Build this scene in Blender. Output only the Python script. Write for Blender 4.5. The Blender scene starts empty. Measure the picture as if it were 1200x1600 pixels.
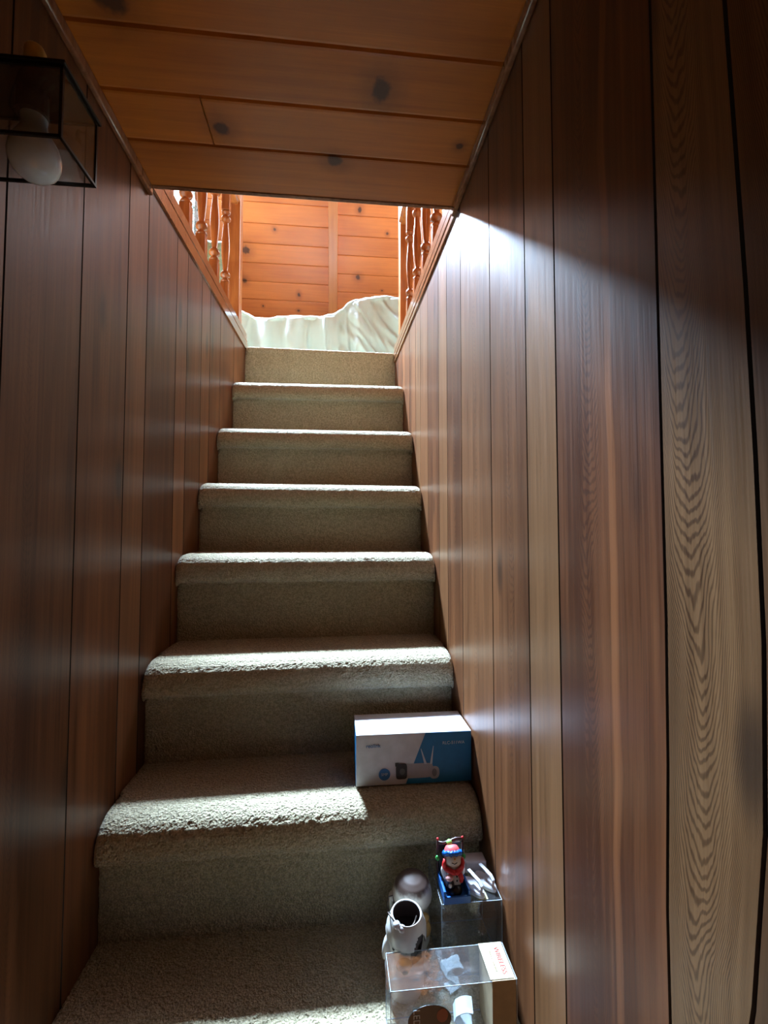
import bpy, bmesh, math, random
from mathutils import Vector, Matrix, noise

random.seed(7)
scene = bpy.context.scene
COL = scene.collection
EYE = 1.2            # height of the eye above the lower floor; everything is written relative to the eye, raised at the end
R = math.radians

# ------------------------------------------------------------------ camera
cam_d = bpy.data.cameras.new('camera')
cam = bpy.data.objects.new('camera', cam_d); COL.objects.link(cam)
cam.location = (0, 0, 0)
cam.rotation_euler = (math.pi/2 + 0.0449, 0.0, -0.1030)
cam_d.sensor_fit = 'HORIZONTAL'; cam_d.sensor_width = 36; cam_d.lens = 36*737.7/1200
cam_d.clip_start = 0.01
scene.camera = cam

# ------------------------------------------------------------------ world, light, exposure
w = bpy.data.worlds.new('world'); scene.world = w; w.use_nodes = True
w.node_tree.nodes['Background'].inputs[0].default_value = (0.62, 0.78, 1, 1)
w.node_tree.nodes['Background'].inputs[1].default_value = 0.25
vs = scene.view_settings
vs.view_transform = 'Standard'; vs.look = 'None'; vs.gamma = 1; vs.use_curve_mapping = False
vs.exposure = -0.14

def area(name, loc, target, sx, sy, power, color, spread=180):
    l = bpy.data.lights.new(name, 'AREA'); l.shape = 'RECTANGLE'; l.size = sx; l.size_y = sy
    l.energy = power; l.color = color
    o = bpy.data.objects.new(name, l); COL.objects.link(o); o.location = loc
    o.rotation_euler = (Vector(target)-Vector(loc)).to_track_quat('-Z', 'Y').to_euler()
    l.spread = R(spread)
    return o
area('skylight_daylight', (-0.52, 3.28, 2.78), (0.05, 1.10, 0.0), 0.42, 0.36, 222, (0.58, 0.76, 1.0), 66)
area('right_window_daylight', (1.08, 3.07, 2.57), (-0.6, 2.9, 1.8), 0.94, 1.13, 72, (0.90, 0.96, 1.0))
area('left_window_daylight', (-1.20, 3.04, 2.45), (0.5, 2.9, 1.6), 0.56, 1.0, 40, (0.78, 0.92, 1.0))
area('lower_window_daylight', (-1.70, -1.0, 0.05), (0.3, 0.3, -0.55), 0.5, 0.6, 1.1, (1.0, 0.92, 0.80))

# ------------------------------------------------------------------ helpers
def smooth(me):
    for p in me.polygons: p.use_smooth = True
def root_of(o):
    while o.parent: o = o.parent
    return o
def obj(name, bm, mat, parent=None, sm=False, kind=None):
    me = bpy.data.meshes.new(name)
    if parent is not None:
        b = root_of(parent).location
        bmesh.ops.translate(bm, verts=bm.verts, vec=-b)
    bm.to_mesh(me); bm.free()
    for m in (mat if isinstance(mat, (list, tuple)) else [mat]): me.materials.append(m)
    if sm: smooth(me)
    o = bpy.data.objects.new(name, me); COL.objects.link(o)
    if parent is not None: o.parent = parent
    if kind: o['kind'] = kind
    return o
def struct(name, bm, mat, sm=False): return obj(name, bm, mat, None, sm, 'structure')
def thing(name, loc, label, cat, group=None):
    o = bpy.data.objects.new(name, None); COL.objects.link(o); o.location = loc
    o.empty_display_size = 0.02
    o['label'] = label; o['category'] = cat
    if group: o['group'] = group
    return o
def tag(o, label, cat, group=None):
    o['label'] = label; o['category'] = cat
    if group: o['group'] = group
def box(bm, x0, x1, y0, y1, z0, z1, bev=0.0, mi=0):
    r = bmesh.ops.create_cube(bm, size=1)
    bmesh.ops.scale(bm, verts=r['verts'], vec=(x1-x0, y1-y0, z1-z0))
    bmesh.ops.translate(bm, verts=r['verts'], vec=((x0+x1)/2, (y0+y1)/2, (z0+z1)/2))
    fs = set(f for v in r['verts'] for f in v.link_faces)
    for f in fs: f.material_index = mi
    if bev > 0:
        es = list(set(e for v in r['verts'] for e in v.link_edges))
        bmesh.ops.bevel(bm, geom=es, offset=bev, segments=2, affect='EDGES', profile=0.5)
    return bm
def nbox(*a, **k): return box(bmesh.new(), *a, **k)
def quad(bm, pts, mi=0):
    f = bm.faces.new([bm.verts.new(p) for p in pts]); f.material_index = mi; return f
def lathe(bm, prof, cx, cy, z0=0, seg=24, mat4=None):
    """prof: list of (radius, z)"""
    rings = []
    for r, z in prof:
        ring = []
        for i in range(seg):
            a = 2*math.pi*i/seg
            p = Vector((r*math.cos(a), r*math.sin(a), z))
            if mat4 is not None: p = mat4 @ p
            ring.append(bm.verts.new((cx+p.x, cy+p.y, z0+p.z)))
        rings.append(ring)
    for a, b in zip(rings, rings[1:]):
        for i in range(seg):
            j = (i+1) % seg
            bm.faces.new((a[i], a[j], b[j], b[i]))
    for ring, flip in ((rings[0], True), (rings[-1], False)):
        try: bm.faces.new(ring[::-1] if flip else ring)
        except ValueError: pass
    return bm
def ball(bm, c, rx, ry=None, rz=None, rot=None, seg=20):
    ry = ry or rx; rz = rz or rx
    r = bmesh.ops.create_uvsphere(bm, u_segments=seg, v_segments=seg//2+2, radius=1)
    M = Matrix.Translation(c) @ (rot.to_4x4() if rot else Matrix.Identity(4)) @ Matrix.Diagonal((rx, ry, rz, 1))
    bmesh.ops.transform(bm, matrix=M, verts=r['verts'])
    return bm
def tube(bm, pts, r, seg=10):
    pts = [Vector(p) for p in pts]; rings = []
    for i, p in enumerate(pts):
        t = (pts[min(i+1, len(pts)-1)]-pts[max(i-1, 0)]).normalized()
        a = t.orthogonal().normalized() if i == 0 else (a - t*a.dot(t)).normalized()
        b = t.cross(a); rr = r[i] if isinstance(r, (list, tuple)) else r
        rings.append([bm.verts.new(p+(a*math.cos(2*math.pi*k/seg)+b*math.sin(2*math.pi*k/seg))*rr) for k in range(seg)])
    for A, B in zip(rings, rings[1:]):
        for k in range(seg): bm.faces.new((A[k], A[(k+1) % seg], B[(k+1) % seg], B[k]))
    bm.faces.new(rings[0][::-1]); bm.faces.new(rings[-1])
    return bm
def text_bm(body, size, M, ext=0.0002):
    cu = bpy.data.curves.new('lettering', 'FONT'); cu.body = body; cu.size = size; cu.extrude = ext
    cu.align_x = 'CENTER'; cu.align_y = 'CENTER'
    t = bpy.data.objects.new('lettering', cu); COL.objects.link(t)
    dg = bpy.context.evaluated_depsgraph_get()
    me = bpy.data.meshes.new_from_object(t.evaluated_get(dg))
    bm = bmesh.new(); bm.from_mesh(me); bm.transform(M)
    bpy.data.objects.remove(t); bpy.data.curves.remove(cu); bpy.data.meshes.remove(me)
    return bm

# ------------------------------------------------------------------ materials
class NT:
    def __init__(s, name):
        s.m = bpy.data.materials.new(name); s.m.use_nodes = True
        s.t = s.m.node_tree; s.n = s.t.nodes; s.b = s.n['Principled BSDF']; s.out = s.n['Material Output']
    def add(s, ty, **k):
        n = s.n.new(ty)
        for a, b in k.items(): setattr(n, a, b)
        return n
    def put(s, sock, v):
        if hasattr(v, 'is_output'): s.t.links.new(v, sock)
        elif v is not None: sock.default_value = v
    def math(s, op, a, b=None, c=None, clamp=False):
        n = s.add('ShaderNodeMath', operation=op); n.use_clamp = clamp
        s.put(n.inputs[0], a)
        if b is not None: s.put(n.inputs[1], b)
        if c is not None: s.put(n.inputs[2], c)
        return n.outputs[0]
    def comb(s, x, y, z):
        n = s.add('ShaderNodeCombineXYZ')
        for i, v in enumerate((x, y, z)): s.put(n.inputs[i], v)
        return n.outputs[0]
    def sep(s, v):
        n = s.add('ShaderNodeSeparateXYZ'); s.put(n.inputs[0], v); return n.outputs
    def noise(s, vec, scale=1.0, detail=4, rough=.55, dist=0):
        n = s.add('ShaderNodeTexNoise'); s.put(n.inputs['Vector'], vec)
        n.inputs['Scale'].default_value = scale; n.inputs['Detail'].default_value = detail
        n.inputs['Roughness'].default_value = rough; n.inputs['Distortion'].default_value = dist
        return n.outputs['Fac']
    def ramp(s, f, stops, interp='LINEAR'):
        n = s.add('ShaderNodeValToRGB'); s.put(n.inputs[0], f); cr = n.color_ramp; cr.interpolation = interp
        while len(cr.elements) < len(stops): cr.elements.new(0.5)
        for e, (p, c) in zip(cr.elements, stops):
            e.position = p; e.color = (*c, 1) if len(c) == 3 else c
        return n.outputs[0]
    def mix(s, f, a, b, blend='MIX'):
        n = s.add('ShaderNodeMix', data_type='RGBA', blend_type=blend)
        s.put(n.inputs[0], f)
        for i, v in ((6, a), (7, b)):
            if isinstance(v, tuple) and len(v) == 3: v = (*v, 1)
            s.put(n.inputs[i], v)
        return n.outputs[2]
    def mapr(s, v, a, b, c=0.0, d=1.0, sm=True):
        n = s.add('ShaderNodeMapRange'); n.interpolation_type = 'SMOOTHSTEP' if sm else 'LINEAR'
        s.put(n.inputs[0], v)
        for i, x in enumerate((a, b, c, d)): s.put(n.inputs[i+1], x)
        return n.outputs[0]
    def bump(s, h, strength=.3, dist=.001):
        n = s.add('ShaderNodeBump'); n.inputs['Strength'].default_value = strength
        n.inputs['Distance'].default_value = dist; s.put(n.inputs['Height'], h)
        s.put(s.b.inputs['Normal'], n.outputs[0])

def plain(name, col, rough=.5, metal=0, spec=.5, coat=0, bump=None, trans=0, sss=0):
    t = NT(name)
    tc = t.add('ShaderNodeTexCoord').outputs['Object']
    nz = t.noise(tc, bump[0] if bump else 35, 3)
    c = t.mix(t.mapr(nz, .3, .7), tuple(x*.9 for x in col), tuple(min(1, x*1.06) for x in col))
    t.put(t.b.inputs['Base Color'], c)
    t.b.inputs['Roughness'].default_value = rough; t.b.inputs['Metallic'].default_value = metal
    t.b.inputs['Specular IOR Level'].default_value = spec; t.b.inputs['Coat Weight'].default_value = coat
    t.b.inputs['Transmission Weight'].default_value = trans
    if sss: t.b.inputs['Subsurface Weight'].default_value = sss; t.b.inputs['Subsurface Radius'].default_value = (.01, .01, .01)
    if bump: t.bump(nz, bump[1], bump[2])
    return t.m

def panel_material():
    t = NT('oak_panelling')
    uv = t.sep(t.add('ShaderNodeUVMap').outputs[0]); u, v = uv[0], uv[1]
    A = t.add('ShaderNodeVertexColor'); A.layer_name = 'pk'
    B = t.add('ShaderNodeVertexColor'); B.layer_name = 'pq'
    a = t.add('ShaderNodeSeparateColor'); t.put(a.inputs[0], A.outputs[0])
    b = t.add('ShaderNodeSeparateColor'); t.put(b.inputs[0], B.outputs[0])
    tone, cath, seed = a.outputs[0], a.outputs[1], a.outputs[2]
    ucen, red, streak = b.outputs[0], b.outputs[1], b.outputs[2]
    sd = t.math('MULTIPLY', seed, 37.0)
    # broad figure
    broad = t.noise(t.comb(t.math('MULTIPLY', u, 16), t.math('MULTIPLY', v, 1.3), sd), 1, 3, .5)
    # warp for the cathedral arches
    wz = t.noise(t.comb(t.math('MULTIPLY', u, 30), t.math('MULTIPLY', v, 7), sd), 1, 2, .5)
    wz2 = t.noise(t.comb(t.math('MULTIPLY', u, 170), t.math('MULTIPLY', v, 22), sd), 1, 2, .6)
    wob = t.noise(t.comb(0.3, t.math('MULTIPLY', v, 2.2), sd), 1, 2, .5)
    du = t.math('SUBTRACT', t.math('SUBTRACT', u, t.math('MULTIPLY', ucen, 1.0)), t.math('MULTIPLY', t.math('SUBTRACT', wob, .5), .06))
    du2 = t.math('MULTIPLY', du, du)
    ph = t.math('ADD', v, t.math('MULTIPLY', du2, -120))
    ph = t.math('ADD', ph, t.math('MULTIPLY', wz, .10))
    ph = t.math('ADD', ph, t.math('MULTIPLY', wz2, .012))
    ring = t.math('SINE', t.math('MULTIPLY', ph, 470))
    ring = t.mapr(ring, -.2, 1.0)
    ring = t.math('MULTIPLY', ring, cath)
    # fine straight grain and pores
    fine = t.noise(t.comb(t.math('MULTIPLY', u, 480), t.math('MULTIPLY', v, 6), sd), 1, 3, .6)
    mid = t.noise(t.comb(t.math('MULTIPLY', u, 110), t.math('MULTIPLY', v, 2.4), sd), 1, 3, .6)
    pore = t.noise(t.comb(t.math('MULTIPLY', u, 900), t.math('MULTIPLY', v, 60), sd), 1, 1, .5)
    # colours
    light = t.mix(red, (.250, .132, .056), (.262, .094, .034))
    dark = t.mix(red, (.070, .031, .012), (.066, .020, .008))
    k = t.math('ADD', t.math('MULTIPLY', t.math('SUBTRACT', broad, .5), 1.5), t.math('MULTIPLY', t.math('SUBTRACT', mid, .5), .9))
    k = t.math('ADD', k, t.math('MULTIPLY', t.math('SUBTRACT', fine, .5), .55))
    k = t.math('ADD', k, tone)
    k = t.math('SUBTRACT', k, t.math('MULTIPLY', ring, .55))
    k = t.math('SUBTRACT', k, t.math('MULTIPLY', t.mapr(pore, .62, .75), .12))
    # pale sapwood streak with wavy edges
    sw = t.noise(t.comb(.7, t.math('MULTIPLY', v, 2.6), sd), 1, 2, .5)
    su = t.math('ABSOLUTE', t.math('SUBTRACT', t.math('SUBTRACT', u, ucen), t.math('ADD', -.046, t.math('MULTIPLY', t.math('SUBTRACT', sw, .5), .04))))
    sm = t.math('MULTIPLY', t.mapr(su, .0085, .0045), streak)
    k = t.math('ADD', k, t.math('MULTIPLY', sm, .45), clamp=True)
    col = t.mix(k, dark, light)
    # knots / mineral spots
    vo = t.add('ShaderNodeTexVoronoi'); vo.feature = 'F1'; vo.inputs['Scale'].default_value = 1
    t.put(vo.inputs['Vector'], t.comb(t.math('MULTIPLY', u, 7.5), t.math('MULTIPLY', v, 2.6), sd))
    kn = t.mapr(vo.outputs['Distance'], .17, .05)
    col = t.mix(t.math('MULTIPLY', kn, .75), col, (.03, .016, .010))
    t.put(t.b.inputs['Base Color'], col)
    t.put(t.b.inputs['Roughness'], t.mapr(fine, .3, .7,   .30, .40, False))
    t.b.inputs['Specular IOR Level'].default_value = .34
    t.bump(t.math('ADD', fine, t.math('MULTIPLY', ring, .5)), .05, .0004)
    return t.m

def pine_material(name, knots, base=(.58, .235, .062), deep=(.30, .085, .020), rough=.33):
    """u runs along the board, v across; knots are (u, v, r, stretch)"""
    t = NT(name)
    uv = t.sep(t.add('ShaderNodeUVMap').outputs[0]); u, v = uv[0], uv[1]
    A = t.add('ShaderNodeVertexColor'); A.layer_name = 'pk'
    a = t.add('ShaderNodeSeparateColor'); t.put(a.inputs[0], A.outputs[0])
    tone, seed = a.outputs[0], t.math('MULTIPLY', a.outputs[2], 41)
    g1 = t.noise(t.comb(t.math('MULTIPLY', u, 2.2), t.math('MULTIPLY', v, 60), seed), 1, 4, .6, .6)
    g2 = t.noise(t.comb(t.math('MULTIPLY', u, 12), t.math('MULTIPLY', v, 420), seed), 1, 2, .5)
    g0 = t.noise(t.comb(t.math('MULTIPLY', u, 3.5), t.math('MULTIPLY', v, 9), seed), 1, 3, .5)
    k = t.math('ADD', t.math('MULTIPLY', t.math('SUBTRACT', g1, .5), .8), t.math('MULTIPLY', t.math('SUBTRACT', g2, .5), .25))
    k = t.math('ADD', k, t.math('MULTIPLY', t.math('SUBTRACT', g0, .5), .9))
    k = t.math('ADD', k, tone, clamp=True)
    col = t.mix(k, deep, base)
    halo = None; core = None
    wn = t.noise(t.comb(t.math('MULTIPLY', u, 60), t.math('MULTIPLY', v, 60), 0), 1, 2, .5)
    for (ku, kv, kr, st) in knots:
        dx = t.math('MULTIPLY', t.math('SUBTRACT', u, ku), 1/(kr*st)); dy = t.math('MULTIPLY', t.math('SUBTRACT', v, kv), 1/kr)
        d = t.math('SQRT', t.math('ADD', t.math('MULTIPLY', dx, dx), t.math('MULTIPLY', dy, dy)))
        d = t.math('ADD', d, t.math('MULTIPLY', t.math('SUBTRACT', wn, .5), .9))
        c = t.mapr(d, 1.15, .55); h = t.mapr(d, 3.4, .8)
        core = c if core is None else t.math('MAXIMUM', core, c)
        halo = h if halo is None else t.math('MAXIMUM', halo, h)
    if knots:
        col = t.mix(t.math('MULTIPLY', halo, .45), col, tuple(x*.55 for x in deep))
        col = t.mix(t.math('MULTIPLY', core, .9), col, (.050, .014, .007))
    t.put(t.b.inputs['Base Color'], col)
    t.b.inputs['Roughness'].default_value = rough
    t.b.inputs['Specular IOR Level'].default_value = .45
    t.bump(g1, .08, .0006)
    return t.m

def turned_pine(name, base=(.46, .150, .040), deep=(.22, .060, .016), rough=.22):
    t = NT(name)
    o = t.sep(t.add('ShaderNodeTexCoord').outputs['Object'])
    g = t.noise(t.comb(t.math('MULTIPLY', o[0], 70), t.math('MULTIPLY', o[1], 70), t.math('MULTIPLY', o[2], 5)), 1, 4, .6, .5)
    g2 = t.noise(t.comb(t.math('MULTIPLY', o[0], 14), t.math('MULTIPLY', o[1], 14), t.math('MULTIPLY', o[2], 6)), 1, 2, .5)
    k = t.math('ADD', t.math('MULTIPLY', g, .7), t.math('MULTIPLY', g2, .4))
    t.put(t.b.inputs['Base Color'], t.mix(t.mapr(k, .3, .75), deep, base))
    t.b.inputs['Roughness'].default_value = rough; t.b.inputs['Coat Weight'].default_value = .3
    return t.m

def carpet_material():
    t = NT('beige_carpet')
    tc = t.add('ShaderNodeTexCoord').outputs['Object']
    p = t.noise(tc, 330, 2, .6); q = t.noise(tc, 130, 2, .6); l = t.noise(tc, 7, 3, .5)
    vo = t.add('ShaderNodeTexVoronoi'); vo.inputs['Scale'].default_value = 210; t.put(vo.inputs['Vector'], tc)
    k = t.math('ADD', t.math('MULTIPLY', p, .6), t.math('MULTIPLY', q, .4))
    col = t.mix(t.mapr(k, .36, .64), (.37, .325, .19), (.70, .62, .41))
    col = t.mix(t.math('MULTIPLY', t.mapr(l, .35, .7), .25), col, (.38, .34, .22))
    t.put(t.b.inputs['Base Color'], col)
    t.b.inputs['Roughness'].default_value = .95; t.b.inputs['Specular IOR Level'].default_value = .15
    t.b.inputs['Sheen Weight'].default_value = .35; t.b.inputs['Sheen Roughness'].default_value = .5
    t.bump(t.math('ADD', t.math('MULTIPLY', vo.outputs['Distance'], .8), t.math('ADD', p, q)), .9, .005)
    return t.m

def film_material(name, tint=(.93, .97, 1), gloss=.14, rough=.06, haze=0.0):
    t = NT(name)
    t.n.remove(t.b)
    tr = t.add('ShaderNodeBsdfTransparent'); tr.inputs[0].default_value = (*tint, 1)
    gl = t.add('ShaderNodeBsdfGlossy'); gl.inputs['Roughness'].default_value = rough
    tc = t.add('ShaderNodeTexCoord').outputs['Object']
    bp_ = t.add('ShaderNodeBump'); bp_.inputs['Strength'].default_value = .5; bp_.inputs['Distance'].default_value = .004
    t.put(bp_.inputs['Height'], t.noise(tc, 22, 2)); t.put(gl.inputs['Normal'], bp_.outputs[0])
    lw = t.add('ShaderNodeLayerWeight'); lw.inputs[0].default_value = .35
    f = t.math('ADD', t.math('MULTIPLY', lw.outputs['Fresnel'], .38), gloss, clamp=True)
    mx = t.add('ShaderNodeMixShader'); t.put(mx.inputs[0], f)
    t.t.links.new(tr.outputs[0], mx.inputs[1]); t.t.links.new(gl.outputs[0], mx.inputs[2])
    last = mx
    if haze:
        df = t.add('ShaderNodeBsdfDiffuse'); df.inputs[0].default_value = (.8, .85, .9, 1)
        m2 = t.add('ShaderNodeMixShader'); m2.inputs[0].default_value = haze
        t.t.links.new(last.outputs[0], m2.inputs[1]); t.t.links.new(df.outputs[0], m2.inputs[2]); last = m2
    t.t.links.new(last.outputs[0], t.out.inputs[0])
    return t.m

def sheet_material():
    t = NT('white_sheet'); tc = t.add('ShaderNodeTexCoord').outputs['Object']
    n = t.noise(tc, 900, 2); f = t.noise(tc, 11, 3, .5, 1.2)
    t.put(t.b.inputs['Base Color'], t.mix(f, (.50, .68, .69), (.57, .74, .74)))
    t.b.inputs['Roughness'].default_value = .8; t.b.inputs['Sheen Weight'].default_value = .2
    t.bump(t.math('ADD', t.math('MULTIPLY', f, 4), n), .3, .003)
    return t.m

def floral_material(name, ground, leaf, scale, dens):
    t = NT(name); tc = t.add('ShaderNodeTexCoord').outputs['Object']
    n = t.noise(tc, scale, 3, .6, 2.0); m = t.noise(tc, scale*.45, 2, .5, 1.0)
    k = t.math('MULTIPLY', t.mapr(n, dens, dens+.04), t.mapr(m, .42, .52))
    t.put(t.b.inputs['Base Color'], t.mix(k, ground, leaf))
    t.b.inputs['Roughness'].default_value = .85
    t.bump(n, .2, .003)
    return t.m

def rim_brown(name):
    t = NT(name); tc = t.sep(t.add('ShaderNodeTexCoord').outputs['Object'])
    n = t.noise(t.add('ShaderNodeTexCoord').outputs['Object'], 60, 3)
    z = t.math('ADD', tc[2], t.math('MULTIPLY', t.math('SUBTRACT', n, .5), .02))
    t.put(t.b.inputs['Base Color'], t.mix(t.mapr(z, .114, .124), (.58, .54, .46), (.09, .055, .042)))
    t.b.inputs['Roughness'].default_value = .55
    return t.m

M_PANEL = panel_material()
M_GROOVE = plain('groove_black', (.012, .009, .007), .7)
M_CARPET = carpet_material()
S50, C50 = math.sin(R(50)), math.cos(R(50))
K = 1.255
def sv(z): return (z-1.52)/S50
def kk(l): return [(a*K, b*K, c*K*1.3, d) for a, b, c, d in l]
M_CEIL = pine_material('ceiling_pine', [(.077, .800, .026, .7), (-.223, .910, .017, .9), (-.005, .968, .015, 1.1), (.248, .903, .008, 1.0), (-.334, .695, .026, 1.0), (.12, .60, .018, 1.2)], base=(.62, .205, .020), deep=(.27, .072, .008))
M_ROOF = pine_material('attic_pine', kk([(.138, sv(1.938), .013, .8), (.312, sv(1.851), .007, .9), (.139, sv(1.655), .012, 1.1), (-.373, sv(1.838), .007, 1.0),
    (-.556, sv(1.746), .019, 1.0), (-.582, sv(1.612), .012, 1.0), (-.243, sv(1.560), .011, .7), (-.48, sv(1.498), .005, 1.0), (-.25, sv(1.484), .006, 1.2), (.30, sv(1.60), .004, 1.4)]),
    base=(.65, .195, .042), deep=(.38, .088, .018), rough=.4)
M_PINE = pine_material('plain_pine', [], base=(.60, .22, .060), deep=(.33, .095, .026))
M_TURN = turned_pine('turned_pine')
M_NEWEL = turned_pine('newel_pine', (.56, .22, .062), (.34, .10, .026), .3)
M_TRIM = turned_pine('trim_wood', (.30, .135, .060), (.14, .055, .024), .16)
M_SHEET = sheet_material()
M_FRAME = plain('white_window_frame', (.75, .76, .75), .4)
M_GLASS = film_material('window_glass', (.97, .99, 1), .03, .02)

# ------------------------------------------------------------------ plank builders
def lay(bm):
    return (bm.loops.layers.uv.new('UVMap'), bm.loops.layers.float_color.new('pk'), bm.loops.layers.float_color.new('pq'))
def planks_wall(name, X, side, gs, specs, ztop, zbot, y_lo, y_hi, bow=None):
    """a panelled wall in the plane x = X whose room side faces side*(-x); gs = groove positions"""
    bm = bmesh.new(); L = lay(bm); g = .0019; dep = .0028 * side
    edges = [y_lo] + sorted(gs) + [y_hi]; NZ = 16
    def yy(y, z, i):
        return y + (bow[i](z) if bow and i in bow else 0)
    def face(pts, uvs, pk, pq, mi):
        f = bm.faces.new([bm.verts.new(p) for p in pts]); f.material_index = mi
        for l, q in zip(f.loops, uvs): l[L[0]].uv = q; l[L[1]] = (*pk, 1); l[L[2]] = (*pq, 1)
    for i in range(len(edges)-1):
        a, b = edges[i], edges[i+1]
        sp = specs.get(i, (random.uniform(.38, .62), random.choice((0, .15, .5)), random.random(), .5, random.random(), 0))
        tone, cath, seed, uf, red, streak = sp
        pk = (tone, cath, seed); pq = (max(0, uf*(b-a)) + .0, red, streak)
        for k in range(NZ):
            def zz(y, k): return zbot + (ztop(y)-zbot)*k/NZ
            za0, za1, zb0, zb1 = zz(a, k), zz(a, k+1), zz(b, k), zz(b, k+1)
            ya0, ya1 = yy(a, za0, i)+(g if i else 0), yy(a, za1, i)+(g if i else 0)
            yb0, yb1 = yy(b, zb0, i+1)-g, yy(b, zb1, i+1)-g
            pts = [(X, ya0, za0), (X, yb0, zb0), (X, yb1, zb1), (X, ya1, za1)]
            uvs = [(0, za0), (b-a, zb0), (b-a, zb1), (0, za1)]
            if side > 0: pass
            face(pts if side < 0 else pts[::-1], uvs if side < 0 else uvs[::-1], pk, pq, 0)
            if i+1 < len(edges)-1:      # the groove between this plank and the next
                yc0, yc1 = yb0+2*g, yb1+2*g
                for q in ([(X, yb0, zb0), (X+dep, yb0+g, zb0), (X+dep, yb1+g, zb1), (X, yb1, zb1)],
                          [(X+dep, yb0+g, zb0), (X, yc0, zb0), (X, yc1, zb1), (X+dep, yb1+g, zb1)]):
                    face(q if side < 0 else q[::-1], [(0, 0)]*4, pk, pq, 1)
    # back of the panel
    xb = X + side*.05
    n = 0
    for k in range(len(edges)-1):
        a, b = edges[k], edges[k+1]
        quad(bm, [(xb, a, zbot), (xb, b, zbot), (xb, b, ztop(b)), (xb, a, ztop(a))], 1)
    quad(bm, [(X, y_lo, zbot), (xb, y_lo, zbot), (xb, y_lo, ztop(y_lo)), (X, y_lo, ztop(y_lo))], 1)
    return struct(name, bm, [M_PANEL, M_GROOVE])

def board_rows(bm, L, O, U, V, N, u0, u1, rows, seed0=0, tone=.55, step_up=True, gap=.0022):
    """boards running along U, stacked along V; N points to the room; rows = list of v edges"""
    O, U, V, N = map(Vector, (O, U, V, N))
    rnd = random.Random(seed0)
    for a, b in zip(rows, rows[1:]):
        segs = u0 if isinstance(u0, list) else [(u0, u1)]
        pk = (tone+rnd.uniform(-.13, .13), 0, rnd.random())
        for (s, e) in segs:
            P = lambda u, v, d: O+U*u+V*v+N*d
            prof = [(a, -.006), (a+gap, -.0008), (a+gap+.004, 0), (b-gap-.004, 0), (b-gap, -.0008), (b, -.006)]
            for (v0, d0), (v1, d1) in zip(prof, prof[1:]):
                pts = [P(s, v0, d0), P(e, v0, d0), P(e, v1, d1), P(s, v1, d1)]
                nrm = (pts[1]-pts[0]).cross(pts[3]-pts[0])
                uvs = [(s, v0), (e, v0), (e, v1), (s, v1)]
                if nrm.dot(N) < 0: pts = pts[::-1]; uvs = uvs[::-1]
                f = bm.faces.new([bm.verts.new(p) for p in pts])
                for l, q in zip(f.loops, uvs): l[L[0]].uv = q; l[L[1]] = (*pk, 1); l[L[2]] = (0, 0, 0, 1)

# ------------------------------------------------------------------ the stairwell walls
XL, XR = -.424, .286
def top_left(y):  return .800 if y < 1.09 else .789+(y-1.091)/(2.242-1.091)*(.862-.789)+.01
def top_right(y): return .800 if y < 1.06 else .761+(y-1.059)/(2.189-1.059)*(.822-.761)+.01
GL = [.40, .52, .638, .82, .992, 1.092, 1.285, 1.377, 1.522, 1.623, 1.764, 1.992]
# spec: tone, cathedral, seed, arch centre (fraction), redness, pale streak
SL = {2: (.45, .1, .3, .5, .6, 0), 3: (.30, .15, .72, .3, .55, 0), 4: (.34, .1, .15, .5, .75, 0), 5: (.62, .05, .41, .5, .6, 0), 6: (.25, .1, .92, .5, .75, 0),
      7: (.62, .0, .27, .5, .75, 0), 8: (.42, .1, .66, .5, .7, 0), 9: (.66, 0, .11, .5, .7, 0), 10: (.36, 0, .83, .5, .8, 0), 11: (.5, 0, .5, .5, .9, 0), 12: (.45, 0, .36, .5, .9, 0)}
planks_wall('wall_left', XL, -1, GL, SL, top_left, -EYE, .30, 2.262)
GR = [-.62, -.48, -.3, -.1, .05, .18, .296, .388, .582, .678, .841, 1.045, 1.183, 1.282, 1.436, 1.566, 1.655, 1.802, 2.0]
SR = {6: (.35, .6, .21, .5, .2, 0), 7: (.66, 1.0, .57, .60, .08, 0), 8: (.29, .45, .33, .62, .95, 1), 9: (.80, .06, .74, .5, .30, 0), 10: (.46, .30, .18, .5, .7, 0),
      11: (.58, .35, .87, .5, .6, 0), 12: (.45, .5, .44, .5, .75, 0), 13: (.72, 0, .09, .5, .5, 0), 14: (.42, 0, .61, .5, .8, 0), 15: (.60, 0, .3, .5, .6, 0),
      16: (.75, 0, .79, .5, .4, 0), 17: (.5, 0, .52, .5, .7, 0), 18: (.6, 0, .22, .5, .8, 0), 19: (.45, 0, .95, .5, .9, 0)}
bowR = {7: lambda z: .010*min(1, max(0, (z+.09)/.49))**2*1.5 - .004 + .020*min(1.6, max(0, (-.09-z)/.25))**2,
        8: lambda z: -.002 + .008*min(1, max(0, (-.146-z)/.17))}
planks_wall('wall_right', XR, 1, GR, SR, top_right, -EYE, -1.8, 2.262, bowR)

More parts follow.
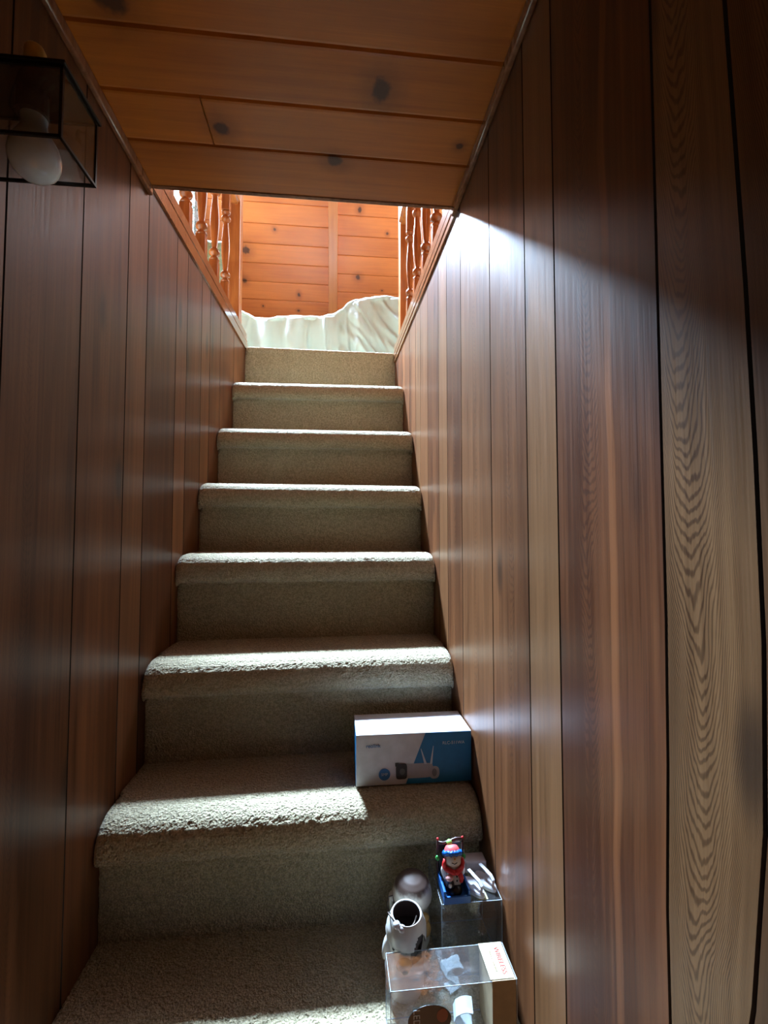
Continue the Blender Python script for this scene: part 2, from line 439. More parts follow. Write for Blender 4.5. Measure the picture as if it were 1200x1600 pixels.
# lower room shell (behind and to the left of the photographer)
M_WALL = M_PANEL
bm = bmesh.new(); L = lay(bm)
board_rows(bm, L, (0, 0, -EYE), (0, 1, 0), (1, 0, 0), (0, 0, 1), -1.8, .97, [-1.9+.1*i for i in range(0, 23)], 3, .3)
struct('floor', bm, M_PINE)
bm = bmesh.new(); box(bm, -1.9, XL, .30, .34, -EYE, .80); struct('wall_inner', bm, M_TRIM)
bm = bmesh.new(); box(bm, -1.9, XR+.05, -1.85, -1.8, -EYE, .80); struct('wall_back', bm, M_TRIM)
bm = bmesh.new()
box(bm, -1.95, -1.9, -1.85, -1.3, -EYE, .80); box(bm, -1.95, -1.9, -.7, .34, -EYE, .80)
box(bm, -1.95, -1.9, -1.3, -.7, -EYE, -.3); box(bm, -1.95, -1.9, -1.3, -.7, .4, .80)
struct('wall_outer', bm, M_TRIM)
bm = bmesh.new(); box(bm, -1.96, -1.90, -1.3, -1.26, -.3, .4); box(bm, -1.96, -1.90, -.74, -.7, -.3, .4); box(bm, -1.96, -1.90, -1.26, -.74, .36, .4); box(bm, -1.96, -1.90, -1.26, -.74, -.3, -.26)
struct('window_3', bm, M_FRAME)

# ------------------------------------------------------------------ lower ceiling: wide knotty pine boards
bm = bmesh.new(); L = lay(bm)
ce = [1.0865, .955, .846, .733, .62, .505, .39, .27, .15, .03, -.09, -.21, -.33, -.45, -.57, -.69, -.81, -.93, -1.05, -1.17, -1.29, -1.41, -1.53, -1.65, -1.8][::-1]
for i, (a, b) in enumerate(zip(ce, ce[1:])):
    segs = [(-1.9, XR+.01)]
    if abs(b-.955) < .001: segs = [(-.95, -.2475), (-.2455, XR+.01)]
    board_rows(bm, L, (0, 0, .785), (1, 0, 0), (0, 1, 0), (0, 0, -1), segs, None, [a, b], i*7+1, .60, gap=.0036)
# edge of the floor above, its thickness and the upper side
box(bm, -1.9, XR+.05, -1.85, 1.084, .795, .87)
struct('ceiling', bm, M_CEIL)
# small mouldings in the two ceiling corners
for nm, x0, x1 in (('trim_1', XL, XL+.011), ('trim_2', XR-.011, XR)):
    bm = bmesh.new(); box(bm, x0, x1, -.6 if x0 > 0 else .3, 1.084, .762, .784, .003)
    struct(nm, bm, M_TRIM)
bm = bmesh.new(); box(bm, XL, XR, 1.078, 1.090, .783, .87, .002); struct('trim_3', bm, M_TRIM)

# ------------------------------------------------------------------ mouldings capping the stairwell walls
def sloped_box(bm, x0, x1, ya, yb, za, zb, h):
    """a bar running along y whose underside goes from za to zb"""
    v = [bm.verts.new(p) for p in ((x0, ya, za), (x1, ya, za), (x1, ya, za+h), (x0, ya, za+h), (x0, yb, zb), (x1, yb, zb), (x1, yb, zb+h), (x0, yb, zb+h))]
    for f in ((0, 1, 2, 3), (5, 4, 7, 6), (4, 0, 3, 7), (1, 5, 6, 2), (3, 2, 6, 7), (4, 5, 1, 0)): bm.faces.new([v[i] for i in f])
def cap(name, sgn, X, f, ya, yb, bands):
    bm = bmesh.new()
    for (h0, h1, proud) in bands:
        xa, xb = X+sgn*.085, X-sgn*proud
        sloped_box(bm, min(xa, xb), max(xa, xb), ya, yb, f(ya)-.01+h0, f(yb)-.01+h1*0+h0, h1-h0)
    bmesh.ops.recalc_face_normals(bm, faces=bm.faces)
    es = [e for e in bm.edges if abs(e.verts[0].co.y-e.verts[1].co.y) > .5]
    bmesh.ops.bevel(bm, geom=es, offset=.0018, segments=2, affect='EDGES')
    return struct(name, bm, M_TRIM)
cap('trim_4', -1, XL, top_left, 1.091, 2.262, [(0, .040, .006), (.040, .043, .002), (.043, .050, .005), (.050, .085, .001)])
cap('trim_5', 1, XR, top_right, 1.06, 2.262, [(0, .018, .005), (.018, .022, .001), (.022, .044, .006), (.044, .047, .001), (.047, .058, .005), (.058, .088, .002)])

# ------------------------------------------------------------------ staircase
ZT = {-1: -1.2, 0: -.97, 1: -.74, 2: -.515, 3: -.290, 4: -.057, 5: .160, 6: .385, 7: .630, 8: .876}
DN = {0: (.45, .45), 1: (.672, .668), 2: (.903, .903), 3: (1.098, 1.120), 4: (1.304, 1.326), 5: (1.500, 1.530), 6: (1.720, 1.709), 7: (1.953, 1.936), 8: (2.222, 2.232)}
stairs = thing('staircase', (0, .45, -1.2), 'steep narrow staircase covered in beige carpet between two panelled walls', 'staircase')
def step(n):
    last = n == 8
    st = .0030 if n <= 3 else .004
    oh = .008 if last else .030; nb = .075 if not last else .03
    zt, zb = ZT[n], ZT[n-1]-.004
    prof = [(oh, zb)]
    if last:
        prof += [(oh, zt-.035), (oh-.004, zt-.022), (oh-.006, zt-.012), (oh-.002, zt-.004), (oh+.008, zt)]
    else:
        prof += [(oh, zt-nb-.004), (oh-.004, zt-nb), (.010, zt-nb-.001), (.003, zt-nb+.006), (-.001, zt-nb+.016), (-.001, zt-.047), (.002, zt-.034), (.008, zt-.022), (.018, zt-.012), (.032, zt-.005), (.048, zt-.001), (.062, zt)]
    # resample
    dense = []
    for p, q in zip(prof, prof[1:]):
        L_ = math.hypot(q[0]-p[0], q[1]-p[1]); k = max(1, round(L_/st))
        for j in range(k): dense.append((p[0]+(q[0]-p[0])*j/k, p[1]+(q[1]-p[1])*j/k, None))
    nflat = len(dense)
    if not last:
        rear = ((DN[n+1][0]+DN[n+1][1])/2+(.008 if n == 7 else .03)) - (DN[n][0]+DN[n][1])/2 + .004
    else: rear = .10
    k = max(2, round((rear-prof[-1][0])/st))
    for j in range(k+1): dense.append((prof[-1][0], zt, j/k))
    x0, x1 = XL+.0006, XR-.0006
    nx = round((x1-x0)/st)
    bm = bmesh.new(); rows = []
    rnd = random.Random(n+50)
    for i in range(nx+1):
        x = x0+(x1-x0)*i/nx; t = (x-XL)/(XR-XL); D = DN[n][0]*(1-t)+DN[n][1]*t
        e = min(x-x0, x1-x); c = max(0, 1-e/.020); rnd_off = 1-math.sqrt(max(0, 1-c*c))
        row = []
        Drear = (DN[n+1][0]*(1-t)+DN[n+1][1]*t+(.012 if n == 7 else .034)) if not last else D+rear
        for (dy, z, fr) in dense:
            y = D+dy if fr is None else D+dy+(Drear-D-dy)*fr
            sag = .0015*noise.noise(Vector((x*5, y*5+n*7, z*5)))
            fine = rnd.uniform(-1, 1)*.0015
            near_edge = 1.0 if (fr is None and z > zt-nb-.01) or (fr is not None and fr < .25) else .25
            y += rnd_off*.011*near_edge
            zz = z - rnd_off*.010*near_edge
            if fr is None: y += sag+fine; zz += fine*.5
            else: zz += sag*.6+fine
            row.append(bm.verts.new((x, y, zz)))
        rows.append(row)
    for A, B in zip(rows, rows[1:]):
        for j in range(len(A)-1): bm.faces.new((A[j], B[j], B[j+1], A[j+1]))
    return obj('step', bm, M_CARPET, stairs, True)
for n in range(0, 9): step(n)
# solid carcass under the carpet
bm = bmesh.new()
for n in range(0, 9):
    y0 = max(DN[n])+.045; y1 = (min(DN[n+1])+.05) if n < 8 else 2.34
    box(bm, XL+.0005, XR-.0005, y0, y1, -1.199, ZT[n]-.012)
obj('carcass', bm, M_GROOVE, stairs)

# ------------------------------------------------------------------ attic room
AXL, AXR = -.85*K, .75*K
bm = bmesh.new()
box(bm, AXL-.1, XL-.084, -.9, 4.85, .80, .875); box(bm, XR+.084, AXR+.1, -.9, 4.85, .80, .875)
box(bm, XL-.084, XR+.084, 2.27, 4.85, .80, .872)
struct('floor_upper', bm, M_CARPET)
# the roof slope facing the stairs: knotty pine boards, a batten and a skylight above them
bm = bmesh.new(); L = lay(bm)
O = (0, 3.1*K, 1.52*K); V = (0, -C50, S50); N = (0, -S50, -C50)
SKX = (-.74, -.30); SKS = (.835, 1.225)
wd = .1075*K
rowsL = [.015+wd*i for i in range(-9, 24)]
rowsR = [-.030+wd*i for i in range(-9, 24)]
def roof(rows, xa, xb, seed):
    for a, b in zip(rows, rows[1:]):
        segs = [(xa, xb)]
        if b > SKS[0] and a < SKS[1] and xa < SKX[0]:
            segs = [(xa, SKX[0])] + ([(SKX[1], xb)] if xb > SKX[1] else [])
            segs = [s for s in segs if s[1] > s[0]]
        board_rows(bm, L, O, (1, 0, 0), V, N, segs, None, [a, b], seed+int(a*1000), .58)
roof(rowsL, AXL, -.02, 11); roof(rowsR, -.022, AXR, 5)
struct('wall_far', bm, M_ROOF)
bm = bmesh.new(); L = lay(bm)
board_rows(bm, L, Vector(O)+Vector(N)*.02, V, (1, 0, 0), N, -1.2, 2.9, [-.063, .010], 9, .5, gap=.001)
for xe, sg in ((-.063, -1), (.010, 1)):
    P = lambda s, d: Vector(O)+Vector(V)*s+Vector(N)*d+Vector((xe, 0, 0))
    quad(bm, [P(-1.2, -.01), P(2.9, -.01), P(2.9, .0145), P(-1.2, .0145)])
struct('trim_6', bm, M_PINE)
# skylight reveal and frame
bm = bmesh.new()
def slp(x, s, d): return Vector(O)+Vector((x, 0, 0))+Vector(V)*s+Vector(N)*d
a0, a1 = SKS[0]+.012, SKS[1]+.005
def beam(xa, xb, sa, sb, da, db):
    v = [bm.verts.new(slp(x, s, d)) for x in (xa, xb) for s in (sa, sb) for d in (da, db)]
    for f in ((0, 1, 3, 2), (4, 6, 7, 5), (0, 4, 5, 1), (2, 3, 7, 6), (0, 2, 6, 4), (1, 5, 7, 3)): bm.faces.new([v[i] for i in f])
beam(SKX[0]-.03, SKX[0]+.01, a0-.03, a1+.03, -.10, .012); beam(SKX[1]-.01, SKX[1]+.03, a0-.03, a1+.03, -.10, .012)
beam(SKX[0], SKX[1], a0-.03, a0+.01, -.10, .012); beam(SKX[0], SKX[1], a1-.01, a1+.03, -.10, .012)
bmesh.ops.recalc_face_normals(bm, faces=bm.faces)
sk = struct('window_4', bm, M_PINE)
bm = bmesh.new(); quad(bm, [slp(SKX[0], a0, -.06), slp(SKX[1], a0, -.06), slp(SKX[1], a1, -.06), slp(SKX[0], a1, -.06)])
obj('pane', bm, M_GLASS, sk)
# the opposite slope and closing shell, never in view but closing the room
bm = bmesh.new(); L = lay(bm)
top = Vector(O)+Vector(V)*2.96
board_rows(bm, L, (0, top.y-.02, top.z), (1, 0, 0), (0, -C50, -S50), (0, S50, -C50), AXL, AXR, [.12*i for i in range(0, 38)], 21, .55)
struct('ceiling_upper', bm, M_PINE)
# gable walls with a window each
def gable(name, X, side, wy0, wy1, wz0, wz1, wname, glow):
    bm = bmesh.new(); L = lay(bm)
    zs = [.875+.135*i for i in range(0, 26)]
    yA, yB = -1.0, 4.95
    for a, b in zip(zs, zs[1:]):
        segs = [(yA, yB)]
        if b > wz0 and a < wz1: segs = [(yA, wy0), (wy1, yB)]
        board_rows(bm, L, (X, 0, 0), (0, 1, 0), (0, 0, 1), (-side, 0, 0), segs, None, [a, b], int(a*100), .5)
    struct(name, bm, M_PINE)
    bm = bmesh.new(); x0, x1 = sorted((X+side*.09, X-side*.012))
    t = .035
    box(bm, x0, x1, wy0-t, wy0+t*.4, wz0-t, wz1+t, .002); box(bm, x0, x1, wy1-t*.4, wy1+t, wz0-t, wz1+t, .002)
    box(bm, x0, x1, wy0, wy1, wz0-t*1.2, wz0+t*.6, .002); box(bm, x0, x1, wy0, wy1, wz1-t*.6, wz1+t*1.2, .002)
    xm = X+side*.04
    box(bm, xm-.012, xm+.012, wy0, wy1, (wz0+wz1)/2-.014, (wz0+wz1)/2+.014)
    o = struct(wname, bm, M_FRAME)
    bm = bmesh.new(); quad(bm, [(xm, wy0, wz0), (xm, wy1, wz0), (xm, wy1, wz1), (xm, wy0, wz1)]); obj('pane', bm, M_GLASS, o)
gable('wall_gable_left', AXL, -1, 2.16*K, 2.68*K, 1.50*K, 2.40*K, 'window_1', 0)
gable('wall_gable_right', AXR, 1, 2.02*K, 2.95*K, 1.40*K, 2.60*K, 'window_2', 0)

# ------------------------------------------------------------------ railings
def turned_profile(h, r0=.0145):
    """(radius, z) of a turned spindle between its two square blocks, total height h"""
    a = .095; b = h-.115
    def beads(z, s):
        return [(.013, z), (.0175, z+s*.003), (.0185, z+s*.007), (.0165, z+s*.012), (.0105, z+s*.016), (.0095, z+s*.020), (.0110, z+s*.023), (.0185, z+s*.028), (.0200, z+s*.035), (.0180, z+s*.042), (.0115, z+s*.048), (.0100, z+s*.053)]
    low = beads(a, 1); up = beads(b, -1)[::-1]
    za, zb = low[-1][1], up[0][1]; body = []
    for i in range(1, 15):
        t = i/15; body.append((.0100+.0075*math.sin(math.pi*t)**1.3, za+(zb-za)*t))
    return low+body+up, a, b
def railing(name, sgn, x, f, ys, ny, label, rx):
    base = Vector((x, ny, f(ny)+.078))
    t = thing(name, base, label, 'railing', None)
    for y in ys:
        z0 = f(y)+.078; ztop_ = f(y)+.078+.515
        bm = bmesh.new(); prof, a, b = turned_profile(ztop_-z0)
        box(bm, x-.016, x+.016, y-.016, y+.016, z0-.004, z0+a+.001, .0015)
        box(bm, x-.016, x+.016, y-.016, y+.016, z0+b-.001, ztop_+.004, .0015)
        lathe(bm, prof, x, y, z0, 20)
        obj('baluster', bm, M_TURN, t, False)
        me = COL.objects[-1].data
        for p in me.polygons:
            if len(p.vertices) == 4 and p.area < 3e-4: p.use_smooth = True
    bm = bmesh.new(); box(bm, rx-.031, rx+.031, ny-.030, ny+.030, f(ny)-.06 if False else .872, f(ny)+.72, .003)
    nw = obj('newel_post', bm, M_NEWEL, t)
    bm = bmesh.new(); box(bm, rx-.037, rx+.037, ny-.037, ny+.037, f(ny)+.72, f(ny)+.745, .006); obj('cap', bm, M_NEWEL, nw)
    bm = bmesh.new(); zr = f(ny)+.078+.515
    sloped_box(bm, x-.030, x+.030, 1.0, ny-.029, f(1.1)+.078+.515, zr, .045)
    bmesh.ops.recalc_face_normals(bm, faces=bm.faces)
    bmesh.ops.bevel(bm, geom=[e for e in bm.edges if abs(e.verts[0].co.y-e.verts[1].co.y) > .5], offset=.010, segments=3, affect='EDGES')
    obj('handrail', bm, M_NEWEL, t)
    return t
railing('stair_railing', -1, -.455, top_left, [1.115, 1.278, 1.443, 1.612, 1.781, 1.955], 2.115,
        'orange pine railing with turned balusters along left edge of the stair opening', -.455)
railing('stair_railing', 1, .315, top_right, [1.10, 1.265, 1.430, 1.600, 1.776, 1.955], 2.125,
        'orange pine railing with turned balusters along right edge, lit white by daylight', .322)

# ------------------------------------------------------------------ sheet-draped bed behind the landing
bm = bmesh.new(); nxs, nvs = 150, 90
prof_top = [(-.56, 1.262), (-.528, 1.262), (-.50, 1.250), (-.456, 1.226), (-.40, 1.222), (-.33, 1.236), (-.205, 1.247), (-.12, 1.246), (-.021, 1.262), (.03, 1.292), (.071, 1.336), (.12, 1.358), (.18, 1.372), (.239, 1.382), (.30, 1.388), (.37, 1.380), (.42, 1.36)]
def ip(x):
    for (a, b), (c, d) in zip(prof_top, prof_top[1:]):
        if a <= x <= c:
            t = (x-a)/(c-a); t = t*t*(3-2*t)*.5+t*.5; return b+(d-b)*t
    return prof_top[0][1] if x < prof_top[0][0] else prof_top[-1][1]
grid = []
for i in range(nxs+1):
    x = -.56+.98*i/nxs; H = ip(x); col = []
    for j in range(nvs+1):
        t = j/nvs
        # front drape (0..0.55), shoulder, then the top going back and falling behind
        if t < .55:
            q = t/.55; z = .880+(H-.03-.880)*q
            y = 2.60+.05*q**2
            amp = ((1-q)*.9+.35)*1.7
            fold = .016*math.sin(x*34+2.2*noise.noise(Vector((x*5, z*3, 0))))+.022*noise.noise(Vector((x*9, z*2.2, 4)))+.010*noise.noise(Vector((x*26, z*6, 2)))
            if x > .02:   # diagonal folds over the raised part
                fold += .020*noise.noise(Vector(((x+z)*11, (x-z)*3, 8))) - .016*max(0, 1-abs(noise.noise(Vector(((x+.6*z)*9, (x-z)*1.5, 3))))*7)
            fold -= .013*max(0, 1-abs(noise.noise(Vector((x*8+.3*z, z*1.2, 21))))*8)
            y += fold*amp
        elif t < .72:
            q = (t-.55)/.17; a = q*math.pi/2
            z = H-.03+.03*math.sin(a); y = 2.65+.06*(1-math.cos(a))+.006*noise.noise(Vector((x*14, q*2, 5)))
            z += .006*noise.noise(Vector((x*22, 1, q)))
        else:
            q = (t-.72)/.28; z = H-.10*q*q+.010*noise.noise(Vector((x*13, q*3, 1))); y = 2.71+.30*q
        col.append(bm.verts.new((x, y, z)))
    grid.append(col)
for A, B in zip(grid, grid[1:]):
    for j in range(nvs): bm.faces.new((A[j], B[j], B[j+1], A[j+1]))
bmesh.ops.recalc_face_normals(bm, faces=bm.faces)
o = obj('draped_sheet', bm, M_SHEET, None, True); tag(o, 'pale white sheet draped over furniture at the top of the stairs', 'sheet')

# things seen between the left balusters
M_CURT = floral_material('leafy_curtain', (.72, .76, .78), (.16, .26, .22), 34, .50)
bm = bmesh.new(); cg = []
for i in range(81):
    y = (2.66+.74*i/80)*K; x = AXL+.050+.014*math.sin(i*.62)+.005*math.sin(i*1.7)
    cg.append([bm.verts.new((x+.004*noise.noise(Vector((y*8, z, 0))), y, z)) for z in [(1.45+(2.45-1.45)*k/20)*K for k in range(21)]])
for A, B in zip(cg, cg[1:]):
    for j in range(20): bm.faces.new((A[j], A[j+1], B[j+1], B[j]))
r = bmesh.ops.solidify(bm, geom=bm.faces[:], thickness=.002)
o = obj('curtain', bm, M_CURT, None, True); tag(o, 'white curtain with green leaf print seen behind left balusters', 'curtain')

def cushion(name, c, w_, h_, th, rot, mat, label):
    bm = bmesh.new(); n = 22; top = []; 
    for sgn in (1, -1):
        g = []
        for i in range(n+1):
            row = []
            for j in range(n+1):
                a, b = i/n*2-1, j/n*2-1
                bulge = max(0, (1-abs(a)**3)*(1-abs(b)**3))**.5
                pin = 1-.10*(1-abs(a)**1.5)*abs(b)**2 - .10*(1-abs(b)**1.5)*abs(a)**2
                p = Vector((a*w_/2*pin, sgn*th/2*bulge*(1+.10*noise.noise(Vector((a*3, b*3, sgn)))), b*h_/2*pin))
                row.append(bm.verts.new(p))
            g.append(row)
        for i in range(n):
            for j in range(n):
                f = (g[i][j], g[i+1][j], g[i+1][j+1], g[i][j+1]); bm.faces.new(f if sgn < 0 else f[::-1])
    bmesh.ops.remove_doubles(bm, verts=bm.verts, dist=.0004)
    bmesh.ops.transform(bm, matrix=Matrix.Translation(c) @ rot.to_4x4(), verts=bm.verts)
    o = obj(name, bm, mat, None, True); tag(o, label, 'cushion'); return o
from mathutils import Euler
M_GRN = floral_material('sage_leaf_fabric', (.26, .40, .17), (.07, .18, .10), 40, .46)
M_GRN2 = floral_material('mint_print_fabric', (.30, .46, .34), (.20, .34, .28), 60, .46)
cushion('cushion', (-.725, 2.66, 1.465), .25, .44, .10, Euler((R(-14), 0, R(8))).to_matrix(), M_GRN, 'green leaf patterned cushion behind the middle left balusters')
cushion('cushion', (-.650, 2.50, 1.400), .17, .32, .09, Euler((R(-8), 0, R(4))).to_matrix(), M_GRN2, 'pale mint patterned cushion beside the left newel post')
t = thing('bench', (-.70, 2.66, .875), 'low pine bench under the cushions behind the left railing', 'bench')
bm = bmesh.new(); box(bm, -.87, -.56, 2.42, 2.80, 1.213, 1.240, .004); obj('seat', bm, M_NEWEL, t)
for lx in (-.86, -.59):
    for ly in (2.43, 2.77):
        obj('leg', nbox(lx, lx+.025, ly, ly+.025, .875, 1.215, bev=.002), M_NEWEL, t)

# ------------------------------------------------------------------ glass box lantern on the left wall
M_BRASS = plain('brass', (.80, .70, .28), .30, .2)
M_LEAD = plain('lantern_metal', (.035, .033, .030), .32, .8)
M_LGL = film_material('lantern_glass', (.90, .95, .94), .03, .05)
M_BULB = plain('frosted_bulb', (.60, .74, .86), .12, 0, .6, .5)
M_CERAM = plain('socket_black', (.03, .03, .035), .4)
lx0, lx1, ly0, ly1, lz0, lz1 = -.4215, -.295, .522, .598, .4255, .5065
LT = lz1+.004
t = thing('wall_lantern', (-.358, .56, lz0), 'black framed glass box lantern with brass finial on left wall', 'lamp')
bm = bmesh.new(); e = .0032
for x in (lx0, lx1-e):
    for y in (ly0, ly1-e): box(bm, x, x+e, y, y+e, lz0, lz1)
for z in (lz0, lz1-e):
    for y in (ly0, ly1-e): box(bm, lx0, lx1, y, y+e, z, z+e)
    for x in (lx0, lx1-e): box(bm, x, x+e, ly0, ly1, z, z+e)
obj('frame', bm, M_LEAD, t)
bm = bmesh.new(); box(bm, lx0-.001, lx1+.003, ly0-.003, ly1+.003, lz1, lz1+.004, .001)
quad(bm, [(lx0, ly0, lz1-.001), (lx1, ly0, lz1-.001), (lx1, ly1, lz1-.001), (lx0, ly1, lz1-.001)]); obj('top_plate', bm, M_LEAD, t)
for q in ([(lx0, ly0+.001, lz0), (lx1, ly0+.001, lz0), (lx1, ly0+.001, lz1), (lx0, ly0+.001, lz1)],
          [(lx0, ly1-.001, lz0), (lx1, ly1-.001, lz0), (lx1, ly1-.001, lz1), (lx0, ly1-.001, lz1)],
          [(lx1-.001, ly0, lz0), (lx1-.001, ly1, lz0), (lx1-.001, ly1, lz1), (lx1-.001, ly0, lz1)]):
    bm = bmesh.new(); quad(bm, q); r = bmesh.ops.solidify(bm, geom=bm.faces[:], thickness=.0012); obj('glass_pane', bm, M_LGL, t)
bm = bmesh.new(); lathe(bm, [(.0001, 0), (.012, 0), (.012, .003), (.005, .006), (.0045, .018), (.0095, .021), (.0110, .027), (.0110, .038), (.0085, .043), (.0001, .045)], -.343, .553, LT, 24); obj('finial', bm, M_BRASS, t, True)
bm = bmesh.new(); box(bm, XL, XL+.004, .535, .585, .42, .545, .001); obj('back_plate', bm, M_LEAD, t)
bm = bmesh.new(); lathe(bm, [(.0001, .0), (.0165, .0), (.0165, .026), (.0001, .026)], -.350, .562, lz1-.026, 20); so = obj('socket', bm, M_CERAM, t)
tilt = Euler((R(-6), R(-6), 0)).to_matrix().to_4x4()
bm = bmesh.new()
bp_ = [(.0001, -.100), (.010, -.0985), (.019, -.0945), (.026, -.087), (.0298, -.077), (.0305, -.068), (.0292, -.058), (.0255, -.048), (.0205, -.038), (.0172, -.030), (.0152, -.022), (.0150, -.012), (.0160, -.010), (.0160, -.002), (.0001, 0)]
lathe(bm, [(r*.86, z*.86) for r, z in bp_], -.350, .566, lz1-.018, 32, tilt)
obj('bulb', bm, M_BULB, so, True)

# ------------------------------------------------------------------ camera carton on the second step
def printed(name, body, size, M, mat, parent): return obj(name, text_bm(body, size, M), mat, parent)
M_WHITE = plain('carton_white', (.66, .68, .73), .45)
M_BLUE = plain('carton_blue', (.004, .185, .44), .4)
M_INKB = plain('ink_blue', (.02, .16, .42), .5)
M_INKW = plain('ink_pale', (.55, .66, .75), .5)
M_GREY = plain('print_grey', (.42, .42, .46), .5)
M_DARK = plain('print_dark', (.02, .02, .02), .5)
bx0, bx1, by0, by1, bz0, bz1 = .044, .2835, .978, 1.088, -.5118, -.410
t = thing('carton', ((bx0+bx1)/2, (by0+by1)/2, bz0), 'white and blue cardboard carton picturing a security camera, standing on a step', 'box')
bm = nbox(bx0, bx1, by0, by1, bz0, bz1, bev=.0012)
for f in bm.faces:
    if f.normal.x < -.9: f.material_index = 1
obj('carton_body', bm, [M_WHITE, M_BLUE], t)
F = by0-.0004
def flat(pts, d=0.0, th=.0003):   # pts are (x, z) on the front of the carton
    bm = bmesh.new(); f = quad(bm, [(x, F-d, z) for x, z in pts])
    r = bmesh.ops.extrude_face_region(bm, geom=[f]); vs_ = [v for v in r['geom'] if isinstance(v, bmesh.types.BMVert)]
    bmesh.ops.translate(bm, verts=vs_, vec=(0, -th, 0)); bmesh.ops.recalc_face_normals(bm, faces=bm.faces)
    return bm
pn = obj('blue_panel', flat([(.146, bz0+.001), (bx1-.0005, bz0+.001), (bx1-.0005, bz1-.0005), (.187, bz1-.0005)]), M_BLUE, t)
MF = lambda x, z: Matrix.Translation((x, F-.0006, z)) @ Euler((R(90), 0, 0)).to_matrix().to_4x4()
printed('lettering', 'reolink', .0105, MF(.079, -.4325), M_INKB, t)
printed('lettering', 'RLC-511WA', .0088, MF(.2455, -.4325), M_INKW, t)
def disc(cx, cz, r, rz=None, d=.0003, n=40, p=2):
    rz = rz or r; pts = []
    for i in range(n):
        a = 2*math.pi*i/n; c, s = math.cos(a), math.sin(a)
        pts.append((cx+r*math.copysign(abs(c)**(2/p), c), cz+rz*math.copysign(abs(s)**(2/p), s)))
    return flat(pts, d, .0002)
bd = obj('badge', disc(.102, -.490, .0118), M_INKB, t); printed('badge_lettering', '5MP', .0075, Matrix.Translation((0, -.0004, 0)) @ MF(.102, -.490), M_INKW, bd)
pic = obj('camera_picture', disc(.171, -.4855, .031, .0145, .0004, 48, 6), M_GREY, t)
obj('mount_print', disc(.205, -.4905, .0105, .0125, .0006, 40, 2.6), M_GREY, pic); obj('mount_hole_print', disc(.205, -.4905, .005, .008, .0009), plain('print_mid', (.22, .23, .24), .5), pic)
obj('lens_print', disc(.137, -.4855, .0115, .0155, .0008, 48, 5), M_DARK, pic)
obj('lens_ring_print', disc(.1385, -.486, .0055, .0065, .0011), plain('print_olive', (.08, .09, .07), .4), pic)
obj('hood_print', flat([(.124, -.475), (.131, -.4745), (.131, -.468), (.124, -.468)], .0012), M_DARK, pic)
obj('antenna_print', flat([(.184, -.473), (.1895, -.473), (.1775, -.441), (.1765, -.442)], .0012), M_INKW, pic)
obj('antenna_print', flat([(.1955, -.473), (.2005, -.473), (.2035, -.437), (.2025, -.437)], .0012), M_INKW, pic)

# ------------------------------------------------------------------ clear plastic boxes on the bottom step
M_FILM = film_material('clear_plastic', (.92, .95, .97), .05, .07, .02)
M_SEAM = plain('plastic_fold', (.33, .38, .42), .12)
M_CARD = plain('tan_card', (.36, .27, .15), .7, bump=(60, .1, .001))
M_LABEL = plain('cream_label', (.46, .43, .28), .6)
M_RED = plain('red_ink', (.38, .02, .012), .6)
def clear_box(name, x0, x1, y0, y1, z0, z1, label):
    t = thing(name, ((x0+x1)/2, (y0+y1)/2, z0), label, 'box')
    bm = nbox(x0, x1, y0, y1, z0, z1); obj('shell', bm, M_FILM, t)
    bm = bmesh.new(); e = .00045
    for x in (x0, x1):
        for y in (y0, y1): box(bm, x-e, x+e, y-e, y+e, z0, z1)
    for z in (z0+e, z1):
        for y in (y0, y1): box(bm, x0, x1, y-e, y+e, z-e, z+e)
        for x in (x0, x1): box(bm, x-e, x+e, y0, y1, z-e, z+e)
    obj('folded_edges', bm, M_SEAM, t)
    return t
fb = (.080, .2625, .684, .745, -.7365, -.640)
t = clear_box('clear_box', *fb, 'front clear plastic box with cream label strip and round dark sticker, nearest the camera')
bm = bmesh.new(); box(bm, .226, .2605, fb[2]-.001, fb[3]+.001, fb[4]+.002, fb[5]+.0012); obj('card_band', bm, M_CARD, t)
lb = obj('label', nbox(.224, .2585, fb[2]+.001, fb[3], fb[5]+.0013, fb[5]+.0020), M_LABEL, t)
def MT(x, y, z, a): return Matrix.Translation((x, y, z)) @ Euler((0, 0, R(a))).to_matrix().to_4x4()
printed('label_lettering', 'WIRELESS', .0105, MT(.2485, .714, fb[5]+.0022, -90), M_RED, lb)
printed('label_lettering', 'Battery Operated', .0048, MT(.2375, .714, fb[5]+.0022, -90), M_CARD, lb).hide_render = False
def disc_at(cx, cz, r, rz, y, th=.0004, n=40):
    bm = bmesh.new(); vs_ = [bm.verts.new((cx+r*math.cos(2*math.pi*i/n), y, cz+rz*math.sin(2*math.pi*i/n))) for i in range(n)]
    f = bm.faces.new(vs_); r_ = bmesh.ops.extrude_face_region(bm, geom=[f])
    bmesh.ops.translate(bm, verts=[v for v in r_['geom'] if isinstance(v, bmesh.types.BMVert)], vec=(0, -th, 0)); bmesh.ops.recalc_face_normals(bm, faces=bm.faces)
    return bm
st_ = obj('sticker', disc_at(.135, -.682, .031, .0205, fb[2]-.0010), plain('sticker_dark', (.030, .026, .024), .35), t)
obj('sticker_flame', disc_at(.153, -.677, .008, .009, fb[2]-.0014), plain('flame_print', (.30, .10, .05), .5), st_)
printed('sticker_lettering', 'LED', .0135, Matrix.Translation((.116, fb[2]-.0018, -.677)) @ Euler((R(90), R(90), 0)).to_matrix().to_4x4(), M_INKW, st_)
